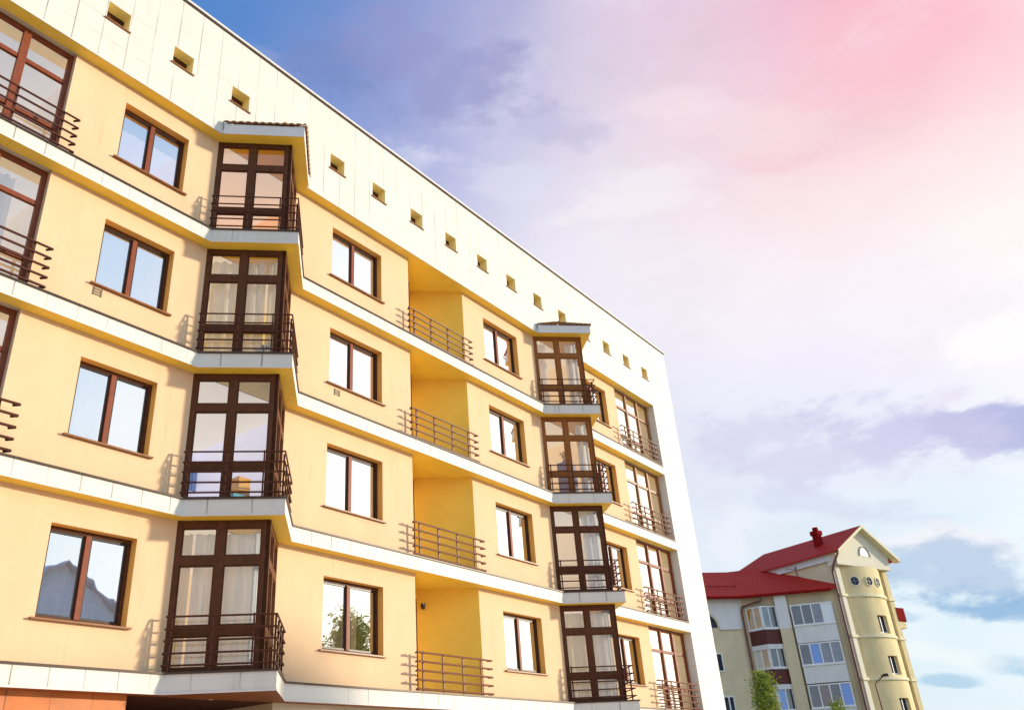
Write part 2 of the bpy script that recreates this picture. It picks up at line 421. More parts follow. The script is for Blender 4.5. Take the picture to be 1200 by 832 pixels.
for i, z in enumerate(Z):
    tall_window(2.403, 5.127, z, S[i + 1], 3, .11, 'frame_red', 'glass_french', 'french_window',
                curt={3: [(.0, .30, 'curtain')], 2: [(.35, .86, 'curtain'), (0, .2, 'curtain')], 1: [(.3, .9, 'curtain')], 0: [(.1, .9, 'curtain')]}[i])
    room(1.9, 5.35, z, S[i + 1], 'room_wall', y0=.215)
    tall_window(26.723, 29.497, z, S[i + 1], 3, .05, 'sill' if i > 1 else 'frame_red', 'glass_big', 'large_window', True,
                curt={3: [(.0, .6, 'curtain')], 2: [(0, .75, 'curtain')], 1: [(.0, .85, 'curtain')], 0: [(.0, .9, 'curtain')]}[i])
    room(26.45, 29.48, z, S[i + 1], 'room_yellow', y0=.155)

# ---- railings ---------------------------------------------------------
def rail_straight(x0, x1, z, zs, posts, y=-0.235, m='rail', hook=.10):
    mb = MB(); r = .023
    for q in zs:
        mb.path([(x0 + .07, y + hook, z + q), (x0, y, z + q), (x1, y, z + q), (x1 - .07, y + hook, z + q)], r, 6)
    for x in posts: mb.box(x - .022, x + .022, y + .025, y + .055, z + .01, z + zs[-1] + .035)
    return mb.build('balcony_railing', m, root)
ZR = [.09, .28, .475, .67, .86]
for i, z in enumerate(Z):
    rail_straight(2.15, 5.34, z, ZR, (2.45, 3.32, 4.19, 5.04))
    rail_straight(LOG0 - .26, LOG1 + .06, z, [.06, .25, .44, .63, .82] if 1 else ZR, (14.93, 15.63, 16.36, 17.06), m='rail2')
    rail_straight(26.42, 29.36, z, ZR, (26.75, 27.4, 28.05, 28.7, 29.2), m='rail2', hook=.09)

def T45(ox, side):
    """local (u along the face, v outwards, z) of a bay face -> world; side 0 = left face, 1 = right face"""
    c = math.sqrt(.5)
    if side == 0: return lambda u, v, z: (ox + (u - v) * c, -(u + v) * c, z)
    return lambda u, v, z: (ox + BD + (u + v) * c, -BD + (u - v) * c, z)
LF = BD * math.sqrt(2)      # length of a bay face, 1.64
def bay(ox, i):
    z, top = Z[i], S[i + 1]; h = top - z
    o = None
    parts = []
    for side in (0, 1):
        T = T45(ox, side); mb = MB(); pn = MB()
        P = lambda a, b, c, d, v0=-.075, v1=0.0: mb.box(a, b, v0, v1, z + c, z + d, T=T)
        if side == 0: cols = [(0, .105), (.70, .86), (1.49, LF)]
        else: cols = [(.0, .15), (.78, .94), (1.535, LF)]
        for a, b in cols: P(a, b, .012, h - .003)
        for (a, b) in ((cols[0][1], cols[1][0]), (cols[1][1], cols[2][0])):
            for c, d in ((.012, .10), (.61, .78), (1.80, 1.97), (2.47, h - .003)): P(a, b, c, d, -.070, -.004)
            for c, d in ((.10, .61), (.78, 1.80), (1.97, 2.47)):
                pn.face([T(a, -.04, z + c), T(b, -.04, z + c), T(b, -.04, z + d), T(a, -.04, z + d)])
                s_ = .022
                for (aa, bb, cc, dd) in ((a, a + s_, c, d), (b - s_, b, c, d), (a + s_, b - s_, c, c + s_), (a + s_, b - s_, d - s_, d)):
                    mb.box(aa, bb, -.058, -.022, z + cc, z + dd, T=T)
        org = (ox, 0, z)
        f = mb.build('bay_window', 'frame_flare' if ox > 15 and i > 1 else 'frame', root, org, bevel=.004)
        pn.build('pane', 'glass_bay', f); parts.append(f)
    # rails
    mb = MB(); r = .017; off = .215
    Ta, Tb = T45(ox, 0), T45(ox, 1)
    for q in (.12, .31, .51, .70, .90):
        mb.path([Ta(.09, off - .12, z + q), Ta(.03, off, z + q), Ta(LF + off, off, z + q), Tb(LF + .02, off, z + q), Tb(LF - .03, off - .15, z + q)], r, 6)
    for T, us in ((Ta, (.12, .79, 1.47)), (Tb, (.02, .60, 1.12, LF - .03))):
        for u in us: mb.box(u - .014, u + .014, off - .055, off - .02, z + .012, z + .935, T=T)
    mb.build('balcony_railing', 'rail', root, (ox, 0, z))
    return parts
bay_room = {(0, 3): 'room_peach', (0, 2): 'room_yellow', (0, 1): 'room_lilac', (0, 0): 'room_wall', (1, 3): 'room_yellow', (1, 2): 'room_yellow', (1, 1): 'room_lilac', (1, 0): 'room_wall'}
for b, ox in enumerate((BX1, BX2)):
    for i in range(4):
        fr, sd = bay(ox, i)
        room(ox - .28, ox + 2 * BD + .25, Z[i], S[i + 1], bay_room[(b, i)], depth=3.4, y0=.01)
        T = T45(ox, 0); T1 = T45(ox, 1)
        def cur(a, b_, m, TT=T, par=fr, zt=2.42, zb=.06, g=.98):
            mb = MB(); wavy(mb, a, b_, -.24, Z[i] + zb, Z[i] + zt, amp=.045, wl=.19, ph=a * 7 + i, top_gather=g, T=TT); mb.build('curtain', m, par, smooth=True)
        if (b, i) == (0, 2): cur(.05, 1.25, 'curtain'); cur(1.28, 1.58, 'curtain_cream')
        if (b, i) == (0, 0): cur(.30, 1.60, 'curtain'); cur(.04, .26, 'curtain_cream'); cur(.1, 1.5, 'curtain', T1, sd)
        if (b, i) == (1, 0): cur(.05, .8, 'curtain_cream'); cur(.85, 1.5, 'curtain')
        if (b, i) == (1, 3): cur(.05, .45, 'curtain'); cur(1.1, 1.5, 'curtain')
        if (b, i) == (1, 2): cur(1.15, 1.5, 'curtain')
        if (b, i) == (1, 1): cur(1.0, 1.5, 'curtain')
    # small tiled roof
    off = .30; k = off * (math.sqrt(2) - 1)
    A = Vector((ox - k - .02, -off, 15.19)); B = Vector((ox + BD, -BD - off * math.sqrt(2) - .03, 15.19)); C_ = Vector((ox + 2 * BD + k + .02, -off, 15.19))
    pk = Vector((ox + BD, YB - .004, 15.83))
    rf = MB(); strip(rf, [(A.x + .04, A.y), (B.x, B.y + .05), (C_.x - .04, C_.y)], 14.90, 15.185)
    rf_o = rf.build('bay_roof', 'fascia', root, (ox, 0, 14.9))
    sf = MB(); sf.face([(A.x + .04, A.y, 14.898), (ox + 2 * BD + k, A.y, 14.898), (B.x, B.y + .05, 14.898)][::-1]); sf.build('soffit', 'soffit', rf_o)
    for P0_, P1_ in ((A, B), (B, C_)):
        tl = MB(); n = 60; rows = 7
        nrm = (P1_ - P0_).cross(pk - P0_).normalized()
        if nrm.z < 0: nrm = -nrm
        L = (P1_ - P0_).length
        for r_ in range(rows):
            a, c = r_ / rows, (r_ + 1) / rows + .015
            def pt(s_, t_, lift):
                e = P0_.lerp(P1_, s_); q = e.lerp(pk, min(1, t_)); return q + nrm * (lift + .028 * abs(math.sin(PI * s_ * L / .16)) * (1 - t_))
            for q in range(n):
                s0, s1 = q / n, (q + 1) / n
                tl.face([pt(s0, a, .03), pt(s1, a, .03), pt(s1, c, .0), pt(s0, c, .0)])
                tl.face([pt(s0, a, -.01), pt(s1, a, -.01), pt(s1, a, .03), pt(s0, a, .03)])
        tl.build('roof_tiles', 'tile', rf_o)

# ---- loggias ------------------------------------------------------------
mb = MB(); apx = ((LOG0 + LOG1) / 2, (LOG1 - LOG0) / 2)
mb.face([(LOG1, 0, 3.17), (LOG1, 0, 14.9), (apx[0], apx[1], 14.9), (apx[0], apx[1], 3.17)])
mb.face([(LOG0, 0, 3.17), (apx[0], apx[1], 3.17), (apx[0], apx[1], 14.9), (LOG0, 0, 14.9)])
mb.build('recess_wall', 'recess', root)
for i in range(5):
    mb = MB(); mb.face([(LOG0, 0, S[i] - .001), (apx[0], apx[1], S[i] - .001), (LOG1, 0, S[i] - .001)]); mb.build('loggia_soffit', 'soffit', root)
    if i < 4:
        mb = MB(); mb.face([(LOG0, 0, Z[i] + .012), (LOG1, 0, Z[i] + .012), (apx[0], apx[1], Z[i] + .012)]); mb.build('loggia_floor', 'fascia', root)
        c = math.sqrt(.5); T = lambda u, v, z, c=c: (LOG0 + (u + v) * c, (u - v) * c, z)
        mb = MB(); z = Z[i] + .015
        for a, b, q, e in ((.45, .53, 0, 2.1), (1.22, 1.30, 0, 2.1), (.53, 1.22, 0, .09), (.53, 1.22, 2.02, 2.1), (.53, 1.22, .8, .9)): mb.box(a, b, .0, .06, z + q, z + e, T=T)
        dd = mb.build('balcony_door', 'frame', root)
        mb = MB(); mb.face([T(.53, .02, z + .09), T(1.22, .02, z + .09), T(1.22, .02, z + 2.02), T(.53, .02, z + 2.02)]); mb.build('pane', 'glass', dd)
c = math.sqrt(.5)
mb = MB(); lx, ly, lz = LOG1 - 1.46 * c, 1.46 * c, 5.69
mb.box(lx - .05, lx + .03, ly - .09, ly - .02, lz - .06, lz + .06); mb.tube((lx - .03, ly - .08, lz - .09), (lx - .03, ly - .08, lz + .03), .035)
mb.build('wall_lamp', 'lamp_black', root)
for vx, vz in ((6.28, 9.86), (12.27, 9.83), (12.27, 12.75)):
    mb = MB(); 
    for a in range(3):
        mb.box(vx, vx + .15, -.012, -.002, vz + a * .055, vz + a * .055 + .03)
    mb.box(vx - .01, vx + .012, -.016, -.002, vz - .01, vz + .15); mb.box(vx + .14, vx + .16, -.016, -.002, vz - .01, vz + .15)
    if vz < 12: mb.build('vent_grille', 'vent', root)

# ---- ground storey ------------------------------------------------------
mb = MB(); mb.face([(XL, 0, 0), (7.95, 0, 0), (7.95, 0, 3.17), (XL, 0, 3.17)]); mb.face([(7.95, 0, 0), (7.95, 3, 0), (7.95, 3, 3.17), (7.95, 0, 3.17)])
mb.build('panelled_base', 'orange', root)
mb = MB(); gh = [(12.2, 13.9, .9, 2.4), (18.4, 20.2, .9, 2.4), (24.4, 26, .9, 2.4)]
wall_grid(mb, 10.9, XR, 0, 3.17, gh, lambda x, z: (x, 0, z)); mb.face([(10.9, 0, 0), (10.9, 0, 3.17), (10.9, 3, 3.17), (10.9, 3, 0)])
mb.build('ground_storey_wall', 'ground_wall', root)
for h_ in gh:
    mb = MB(); mb.face([(h_[0], .1, h_[2]), (h_[1], .1, h_[2]), (h_[1], .1, h_[3]), (h_[0], .1, h_[3])]); g_ = mb.build('shop_window', 'glass', root)
    mb = MB(); mb.face([(h_[0], .15, h_[2]), (h_[1], .15, h_[2]), (h_[1], .15, h_[3]), (h_[0], .15, h_[3])]); mb.build('blind', 'black', g_)
mb = MB(); mb.face([(7.95, 3, 0), (10.9, 3, 0), (10.9, 3, 3.17), (7.95, 3, 3.17)]); mb.face([(7.95, 0.0, 3.165), (7.95, 3, 3.165), (10.9, 3, 3.165), (10.9, 0.0, 3.165)])
mb.build('entrance_recess', 'black', root)
mb = MB(); mb.box(8.6, 8.7, 2.9, 2.98, 0, 2.3); mb.box(10.2, 10.3, 2.9, 2.98, 0, 2.3); mb.box(8.7, 10.2, 2.9, 2.98, 2.2, 2.3); mb.box(9.42, 9.48, 2.9, 2.98, 0, 2.2)
dr = mb.build('entrance_door', 'frame_red', root); mb = MB(); mb.face([(8.7, 2.94, 0), (10.2, 2.94, 0), (10.2, 2.94, 2.2), (8.7, 2.94, 2.2)]); mb.build('pane', 'glass_bay', dr)

# ---- things in the rooms ------------------------------------------------
z = Z[1]
M['blue'] = mat('blue_board', (0.16, 0.26, 0.62), 0.6); M['teal'] = mat('teal_box', (0.05, 0.35, 0.42), 0.6)
M['orange_cloth'] = mat('orange_cloth', (0.72, 0.33, 0.03), 0.8); M['purple'] = mat('plum_cabinet', (0.22, 0.12, 0.20), 0.6)
M['white'] = mat('white_paint', (0.78, 0.77, 0.75), 0.5, 0.04)
mb = MB(); mb.box(10.6, 11.45, 3.33, 3.38, z + 1.6, z + 2.1); tag(mb.build('wall_picture', 'blue', None, (11, 3.38, z + 1.6)), 'blue rectangular picture on the lilac wall inside the bay third from the top', 'picture')
mb = MB(); mb.box(9.3, 9.8, -.5, -.2, z + .03, z + .25); o = mb.build('storage_box', 'teal', None, (9.55, -.3, z + .03), bevel=.01)
tag(o, 'teal storage box on the bay floor behind the railing, below the lilac room', 'box')
mb = MB(); mb.box(10.0, 10.3, .3, .9, z + .02, z + .95); o = mb.build('cabinet', 'orange_cloth', None, (10.15, .6, z + .02), bevel=.01)
tag(o, 'orange cabinet standing in the lilac room behind the bay glass', 'cabinet')
z = Z[2]
mb = MB(); mb.box(21.9, 22.5, -.35, .0, z + .03, z + 1.2); o = mb.build('cabinet', 'purple', None, (22.1, -.2, z + .03), bevel=.01)
tag(o, 'plum coloured cabinet behind the glass of the far bay', 'cabinet')
M['petal'] = mat('yellow_petals', (0.75, 0.50, 0.02), 0.7); M['leafin'] = mat('houseplant_leaf', (0.10, 0.16, 0.03), 0.7)
def houseplant(x, y, z, s, label):
    o = empty('potted_plant', (x, y, z), label, 'plant')
    mb = MB(); mb.tube((x, y, z), (x, y, z + .14 * s), .06 * s, 12, .085 * s); mb.build('pot', 'tile', o)
    mb = MB()
    for _ in range(90):
        a = random.random() * 2 * PI; e = random.random() * 1.2; L = (.12 + .22 * random.random()) * s
        b = Vector((x, y, z + .13 * s)); t = b + Vector((math.cos(a) * math.sin(e), math.sin(a) * math.sin(e), math.cos(e))) * L
        w = Vector((-math.sin(a), math.cos(a), 0)) * .025 * s
        mb.face([b.lerp(t, .5), b.lerp(t, .8) - w, t, b.lerp(t, .8) + w])
    mb.build('foliage', 'petal' if 'yellow' in label else 'leafin', o)
houseplant(22.15, -.18, Z[2] + 1.2, 1.0, 'yellow leaved potted plant standing on the plum cabinet in the far bay')
houseplant(9.75, -.62, Z[2] + .03, 1.3, 'green potted plant on the floor of the near bay, beside the white net curtain')

# ================================================================== far building
M['b_yellow'] = mat('tower_ochre_render', (0.76, 0.60, 0.32), 0.9, 0.08, 1.2, 0.2, 60, dirt=((0.46, 0.36, 0.15), 0.5))
M['b_cream'] = mat('cream_render', (0.66, 0.55, 0.36), 0.9, 0.08, 1.0, 0.2, 60, dirt=((0.42, 0.36, 0.24), 0.5))
M['b_white'] = mat('white_render', (0.70, 0.68, 0.66), 0.9, 0.05, 1.0, 0.2, 60, dirt=((0.50, 0.47, 0.42), 0.4))
M['b_pale'] = mat('pale_gable_render', (0.76, 0.68, 0.52), 0.9, 0.05, 1.0, dirt=((0.50, 0.47, 0.42), 0.3))
M['b_trim'] = mat('string_course_paint', (0.78, 0.68, 0.44), 0.8, 0.05, 2)
def redroof(k, pos, c, b):
    xyz = k.new('ShaderNodeSeparateXYZ'); k.l.new(pos, xyz.inputs[0])
    w = k.math('SINE', k.math('MULTIPLY', k.math('ADD', k.math('MULTIPLY', xyz.outputs[0], .34), k.math('MULTIPLY', xyz.outputs[1], .94)), 26.0))
    w2 = k.math('FRACT', k.math('MULTIPLY', xyz.outputs[2], 5.0))
    c = k.mix(k.rng(w, -1, 1, 0, .35), c, (.14, .008, .010)); return k.mix(k.rng(w2, .7, 1, 0, .35), c, (.12, .008, .010))
M['b_roof'] = mat('red_metal_tiles', (0.56, 0.036, 0.020), 0.65, 0.15, 3, extra=redroof, spec=.12)
M['b_chim'] = mat('red_chimney_paint', (0.24, 0.010, 0.010), 0.9, 0.15, 3, spec=.03)
M['b_brown'] = mat('brown_balcony_panel', (0.115, 0.030, 0.022), 0.6, 0.2, 5)
M['b_pane_dark'] = glass_mat('far_pane_dark', 0.08); M['b_dark'] = mat('dark_interior', (0.035, 0.040, 0.055), 0.8, .6, 1.5)
M['b_blue'] = mat('blue_blind', (0.05, 0.24, 0.72), 0.6); M['b_orange'] = mat('orange_blind', (0.62, 0.33, 0.06), 0.6, .3, 3)
M['b_grey'] = mat('grey_blind', (0.13, 0.15, 0.20), 0.6, .5, 2)
fb = empty('residential_block', (60.1, 6.0, 0.0), 'distant residential block with red metal roof, round stair tower and gable', 'building')
P0 = Vector((60.10, 2.23))
def FR(org, a, sgn):
    c, s_ = math.cos(rad(a)), math.sin(rad(a)); n = (-s_ * sgn, c * sgn)
    return lambda u, v, z: (org[0] + c * u + n[0] * v, org[1] + s_ * u + n[1] * v, z)
F = FR(P0, -20, -1)      # gable front, v outwards
G = FR(P0, 70, 1)        # tower side
B3 = FR(P0, 110, 1)      # balcony wall
P4 = B3(6.25, 0, 0); B4 = FR(P4, 137, 1)
TW = 5.7
# tower body
mb = MB()
mb.face([F(0, 0, 0), F(TW, 0, 0), F(TW, 0, 14.4), F(0, 0, 14.4)])
mb.face([F(TW, 0, 0), F(TW, -9.2, 0), F(TW, -9.2, 14.4), F(TW, 0, 14.4)])
mb.face([F(0, 0, 0), F(0, 0, 14.0), F(0, -9.2, 14.0), F(0, -9.2, 0)])
mb.face([F(0, -9.2, 0), F(0, -9.2, 14.4), F(TW, -9.2, 14.4), F(TW, -9.2, 0)])
mb.build('tower_wall', 'b_cream', fb)
mb = MB(); mb.box(0.02, .45, -.03, .22, 0, 13.6, T=F); mb.build('pilaster', 'b_pale', fb)
mb = MB(); mb.box(TW - .5, TW - .02, -.03, .22, 0, 13.6, T=F); mb.build('pilaster', 'b_yellow', fb)
mb = MB(); mb.box(-.09, -.001, -9.2, -.01, 14.02, 14.5, T=F); mb.box(-.16, -.02, -9.2, -.01, 13.93, 14.02, T=F); mb.build('side_frieze', 'b_white', fb)
# round bulge with windows
U0, U1, SAG = .55, TW - .6, .8
Rr = ((U1 - U0) ** 2 / 4 + SAG ** 2) / (2 * SAG); um = (U0 + U1) / 2
def bul(u, z, e=0.0):
    return F(u, math.sqrt(max(0, Rr * Rr - (u - um) ** 2)) - (Rr - SAG) + e, z)
bh = [(2.40, 3.45, zt - 1.15, zt) for zt in (10.4, 7.85, 5.3, 2.7)]
mb = MB(); wall_grid(mb, U0, U1, 0, 13.6, bh, lambda u, z: bul(u, z), nx=[U0 + (U1 - U0) * k / 20 for k in range(21)])
bg = mb.build('stair_bulge', 'b_yellow', fb)
for zc in (11.58, 8.98, 6.38, 3.78):
    mb = MB(); n = 20
    for k in range(n):
        a, b = U0 + (U1 - U0) * k / n, U0 + (U1 - U0) * (k + 1) / n
        for e0, e1, za, zb in ((.10, .10, 0, .17), (.0, .10, 0, 0), (.10, .0, .17, .17)):
            mb.face([bul(a, zc + za, e0), bul(b, zc + za, e0), bul(b, zc + zb, e1), bul(a, zc + zb, e1)])
    mb.box(-.06, U0, .0, .30, zc, zc + .17, T=F); mb.box(U1, TW + .06, .0, .30, zc, zc + .17, T=F)
    mb.build('string_course', 'b_trim', fb)
for h_ in bh:
    mb = MB(); a, b, c_, d_ = h_
    q = [(a, c_), (b, c_), (b, d_), (a, d_)]
    for (x0_, z0_), (x1_, z1_) in zip(q, q[1:] + q[:1]): mb.face([bul(x0_, z0_), bul(x1_, z1_), bul(x1_, z1_, -.26), bul(x0_, z0_, -.26)])
    w_ = mb.build('window', 'b_yellow', fb)
    mb = MB(); mb.face([bul(a, c_, -.24), bul(b, c_, -.24), bul(b, d_, -.24), bul(a, d_, -.24)]); mb.build('pane', 'b_dark', w_)
    mb = MB()
    for x0_, x1_ in ((a, a + .10), ((a + b) / 2 - .04, (a + b) / 2 + .04), (b - .08, b)): mb.face([bul(x0_, c_, -.21), bul(x1_, c_, -.21), bul(x1_, d_, -.21), bul(x0_, d_, -.21)])
    mb.face([bul(a, c_, -.205), bul(b, c_, -.205), bul(b, c_ + .12, -.205), bul(a, c_ + .12, -.205)])
    mb.build('frame', 'white', w_)
for uc in (1.35, 2.5, 3.5):
    ring = MB(); disc = MB(); n = 24; r0, r1 = .28, .35; zc = 12.6
    pts0, pts1, ptsin = [], [], []
    for k in range(n):
        t = 2 * PI * k / n
        pts1.append(bul(uc + r1 * math.cos(t), zc + r1 * math.sin(t), .05)); pts0.append(bul(uc + r0 * math.cos(t), zc + r0 * math.sin(t), .05)); ptsin.append(bul(uc + r0 * math.cos(t), zc + r0 * math.sin(t), .012))
    for k in range(n):
        j = (k + 1) % n; ring.face([pts1[k], pts1[j], pts0[j], pts0[k]]); ring.face([pts0[k], pts0[j], ptsin[j], ptsin[k]])
    o = ring.build('round_window', 'b_trim' if uc > 2 else 'b_pale', fb)
    disc.face(ptsin); disc.build('pane', 'b_dark', o)
    cr = MB(); cr.face([bul(uc - .03, zc - .27, .02), bul(uc + .03, zc - .27, .02), bul(uc + .03, zc + .27, .02), bul(uc - .03, zc + .27, .02)])
    cr.face([bul(uc - .27, zc - .03, .021), bul(uc + .27, zc - .03, .021), bul(uc + .27, zc + .03, .021), bul(uc - .27, zc + .03, .021)]); cr.build('glazing_bar', 'b_grey', o)
# pediment
AU, AZ = 3.0, 16.45; EZ = 14.45
mb = MB(); pv = .55
prof = [(-.08, 13.62), (TW + .10, 13.62), (TW + .10, EZ + .1), (AU, AZ - .12), (-.08, EZ + .1)]
mb.face([F(u, pv, z) for u, z in prof])
mb.face([F(-.08, 0, 13.62), F(TW + .1, 0, 13.62), F(TW + .1, pv, 13.62), F(-.08, pv, 13.62)])
mb.face([F(-.08, -.2, 13.62), F(-.08, pv, 13.62), F(-.08, pv, EZ + .1), F(-.08, -.2, EZ + .1)])
mb.face([F(TW + .1, -.2, 13.62), F(TW + .1, pv, 13.62), F(TW + .1, pv, EZ + .1), F(TW + .1, -.2, EZ + .1)])
ped = mb.build('gable', 'b_pale', fb)
mb = MB(); n = 16; arc = [(AU + .15 +   .52 * math.cos(PI * k / n), 14.40 + .60 * math.sin(PI * k / n)) for k in range(n + 1)]
arc2 = [(AU + .15 + .63 * math.cos(PI * k / n), 14.35 + .73 * math.sin(PI * k / n)) for k in range(n + 1)]
for k in range(n): mb.face([F(arc[k][0], pv + .06, arc[k][1]), F(arc[k + 1][0], pv + .06, arc[k + 1][1]), F(arc2[k + 1][0], pv + .06, arc2[k + 1][1]), F(arc2[k][0], pv + .06, arc2[k][1])]); mb.face([F(arc[k][0], pv + .06, arc[k][1]), F(arc[k + 1][0], pv + .06, arc[k + 1][1]), F(arc[k + 1][0], pv, arc[k + 1][1]), F(arc[k][0], pv, arc[k][1])])
lw = mb.build('lunette_window', 'b_brown', ped)
mb = MB(); mb.face([F(u, pv + .02, z) for u, z in arc]); mb.build('pane', 'white', lw)
# gable roof, hipped at the back
ov = .30; RB = -7.6; fv = 1.0
def slab(mb, pts, th=.10):
    top = [Vector(p_) for p_ in pts]; bot = [p_ - Vector((0, 0, th)) for p_ in top]
    mb.face(top); mb.face(bot[::-1])
    for k in range(len(top)):
        j = (k + 1) % len(top); mb.face([bot[k], bot[j], top[j], top[k]])
mb = MB(); EL, ER = -.35, TW + .75
slab(mb, [F(EL, fv, EZ), F(AU, fv, AZ), F(AU, RB, AZ), F(EL, RB - 1.6, EZ)][::-1])
slab(mb, [F(AU, fv, AZ), F(ER, fv, EZ - .10), F(ER, RB - 1.6, EZ - .10), F(AU, RB, AZ)][::-1])
slab(mb, [F(EL, RB - 1.6, EZ), F(AU, RB, AZ), F(ER, RB - 1.6, EZ - .10)][::-1])
rfo = mb.build('roof', 'b_roof', fb)
mb = MB()
for (ua, za), (ub, zb) in (((EL, EZ), (AU, AZ)), ((AU, AZ), (ER, EZ - .10))):
    mb.face([F(ua, fv + .02, za - .20), F(ub, fv + .02, zb - .20), F(ub, fv + .02, zb + .015), F(ua, fv + .02, za + .015)])
    mb.face([F(ua, fv + .02, za - .20), F(ub, fv + .02, zb - .20), F(ub, pv, zb - .20), F(ua, pv, za - .20)])
mb.build('bargeboard', 'b_trim', rfo)
mb = MB(); mb.box(1.15, 1.60, -1.75, -1.3, 15.0, 16.3, T=F); mb.box(1.08, 1.67, -1.82, -1.23, 16.2, 16.5, T=F); mb.tube(F(1.375, -1.52, 16.5), F(1.375, -1.52, 16.75), .2); mb.build('chimney', 'b_chim', rfo)
# wings
mb = MB()
mb.face([B3(-.2, -.25, 0), B3(6.25, -.02, 0), B3(6.25, -.02, 12.2), B3(-.2, -.25, 12.2)][::-1])
wg = mb.build('wing_wall', 'b_cream', fb)
mb = MB(); mb.face([B4(0, 0, 0), B4(14, 0, 0), B4(14, 0, 10.25), B4(0, 0, 10.25)][::-1]); mb.build('wing_wall', 'b_cream', fb)
mb = MB(); mb.face([B4(0, .02, 10.25), B4(14, .02, 10.25), B4(14, .02, 12.4), B4(0, .02, 12.4)][::-1]); mb.box(.42, 1.9, .0, .12, 10.12, 10.25, T=B4); mb.build('upper_wall', 'b_white', fb)
mb = MB(); mb.box(3.35, 4.1, .0, .3, 0, 12.2, T=B3); mb.build('pilaster', 'b_cream', fb); 
mb = MB(); mb.box(3.345, 4.105, .0, .305, 9.9, 12.2, T=B3); mb.build('pilaster', 'b_white', fb)
# curved end wall back closing
mb = MB(); e_ = .45; r_ = -3.8
E0, E1, E2 = B3(.12, .36, 12.18), Vector(B3(6.25, e_, 12.25)), B4(14, e_, 12.35)
jn = Vector(P4) + Vector((-.94 * .45 - .12, -.34 * .45 - .1, 12.25))
R0, R1, R2 = B3(-1.4, r_, 14.8), Vector(P4) + Vector((3.6, 1.9, 14.8)), B4(14, r_, 14.8)
slab(mb, [E0, jn, R1, R0], .12); slab(mb, [jn, E2, R2, R1], .12)
wr = mb.build('wing_roof', 'b_roof', fb)
mb = MB()
for a, b in ((E0, jn), (jn, E2)):
    a, b = Vector(a) - Vector((0, 0, .14)), Vector(b) - Vector((0, 0, .14)); a = a.lerp(b, .05) if a.x > 59.5 else a; mb.tube(a, b, .09, 8)
mb.build('gutter', 'b_chim', wr)
# snow guard
mb = MB(); a, b = Vector(jn).lerp(R1, .3) + Vector((0, 0, .12)), Vector(E2).lerp(Vector(R2), .3) + Vector((0, 0, .12)); mb.tube(a, b, .025, 6)
for k in range(12):
    q = a.lerp(b, k / 12); mb.tube(q - Vector((0, 0, .15)), q, .02, 5)
mb.build('snow_guard', 'b_chim', wr)
# flat balconies (second column)
def glazing(Tf, u0, u1, z0, z1, n, kinds, parent, v=.02):
    mb = MB(); t = .07
    xs = [u0 + (u1 - u0) * k / n for k in range(n + 1)]
    for x in xs: mb.box(x - t / 2, x + t / 2, v, v + .08, z0, z1, T=Tf)
    for a, b in zip(xs[:-1], xs[1:]):
        mb.box(a + t / 2, b - t / 2, v + .002, v + .078, z0, z0 + t, T=Tf); mb.box(a + t / 2, b - t / 2, v + .002, v + .078, z1 - t, z1, T=Tf)
    o = mb.build('glazing_frame', 'white', parent)
    for k in range(n):
        a, b = xs[k] + t / 2, xs[k + 1] - t / 2
        mb = MB(); mb.face([Tf(a, v + .015, z0), Tf(b, v + .015, z0), Tf(b, v + .015, z1), Tf(a, v + .015, z1)]); mb.build('blind', kinds[k % len(kinds)], o)
        mb = MB(); mb.face([Tf(a, v + .04, z0 + t), Tf(b, v + .04, z0 + t), Tf(b, v + .04, z1 - t), Tf(a, v + .04, z1 - t)]); mb.build('pane', 'b_pane_dark', o)
    return o
lv = [(11.30, 9.92), (8.83, 7.45), (6.33, 4.90), (3.85, 2.45)]
kk = [['white', 'b_grey', 'b_dark', 'b_dark'], ['b_grey', 'b_grey', 'b_blue', 'b_dark'], ['b_blue', 'b_dark', 'b_brown', 'b_dark'], ['b_dark', 'b_grey', 'b_dark', 'b_grey']]
for i, (zt, zb) in enumerate(lv):
    mb = MB(); mb.box(.62, 3.22, .0, .42, zb - 1.05, zb - .02, T=B3); mb.box(.60, 3.26, .0, .48, zb - .02, zb + .05, T=B3); o = mb.build('balcony', 'b_white', fb)
    glazing(B3, .66, 3.18, zb + .05, zt, 4, kk[i], o, .34)
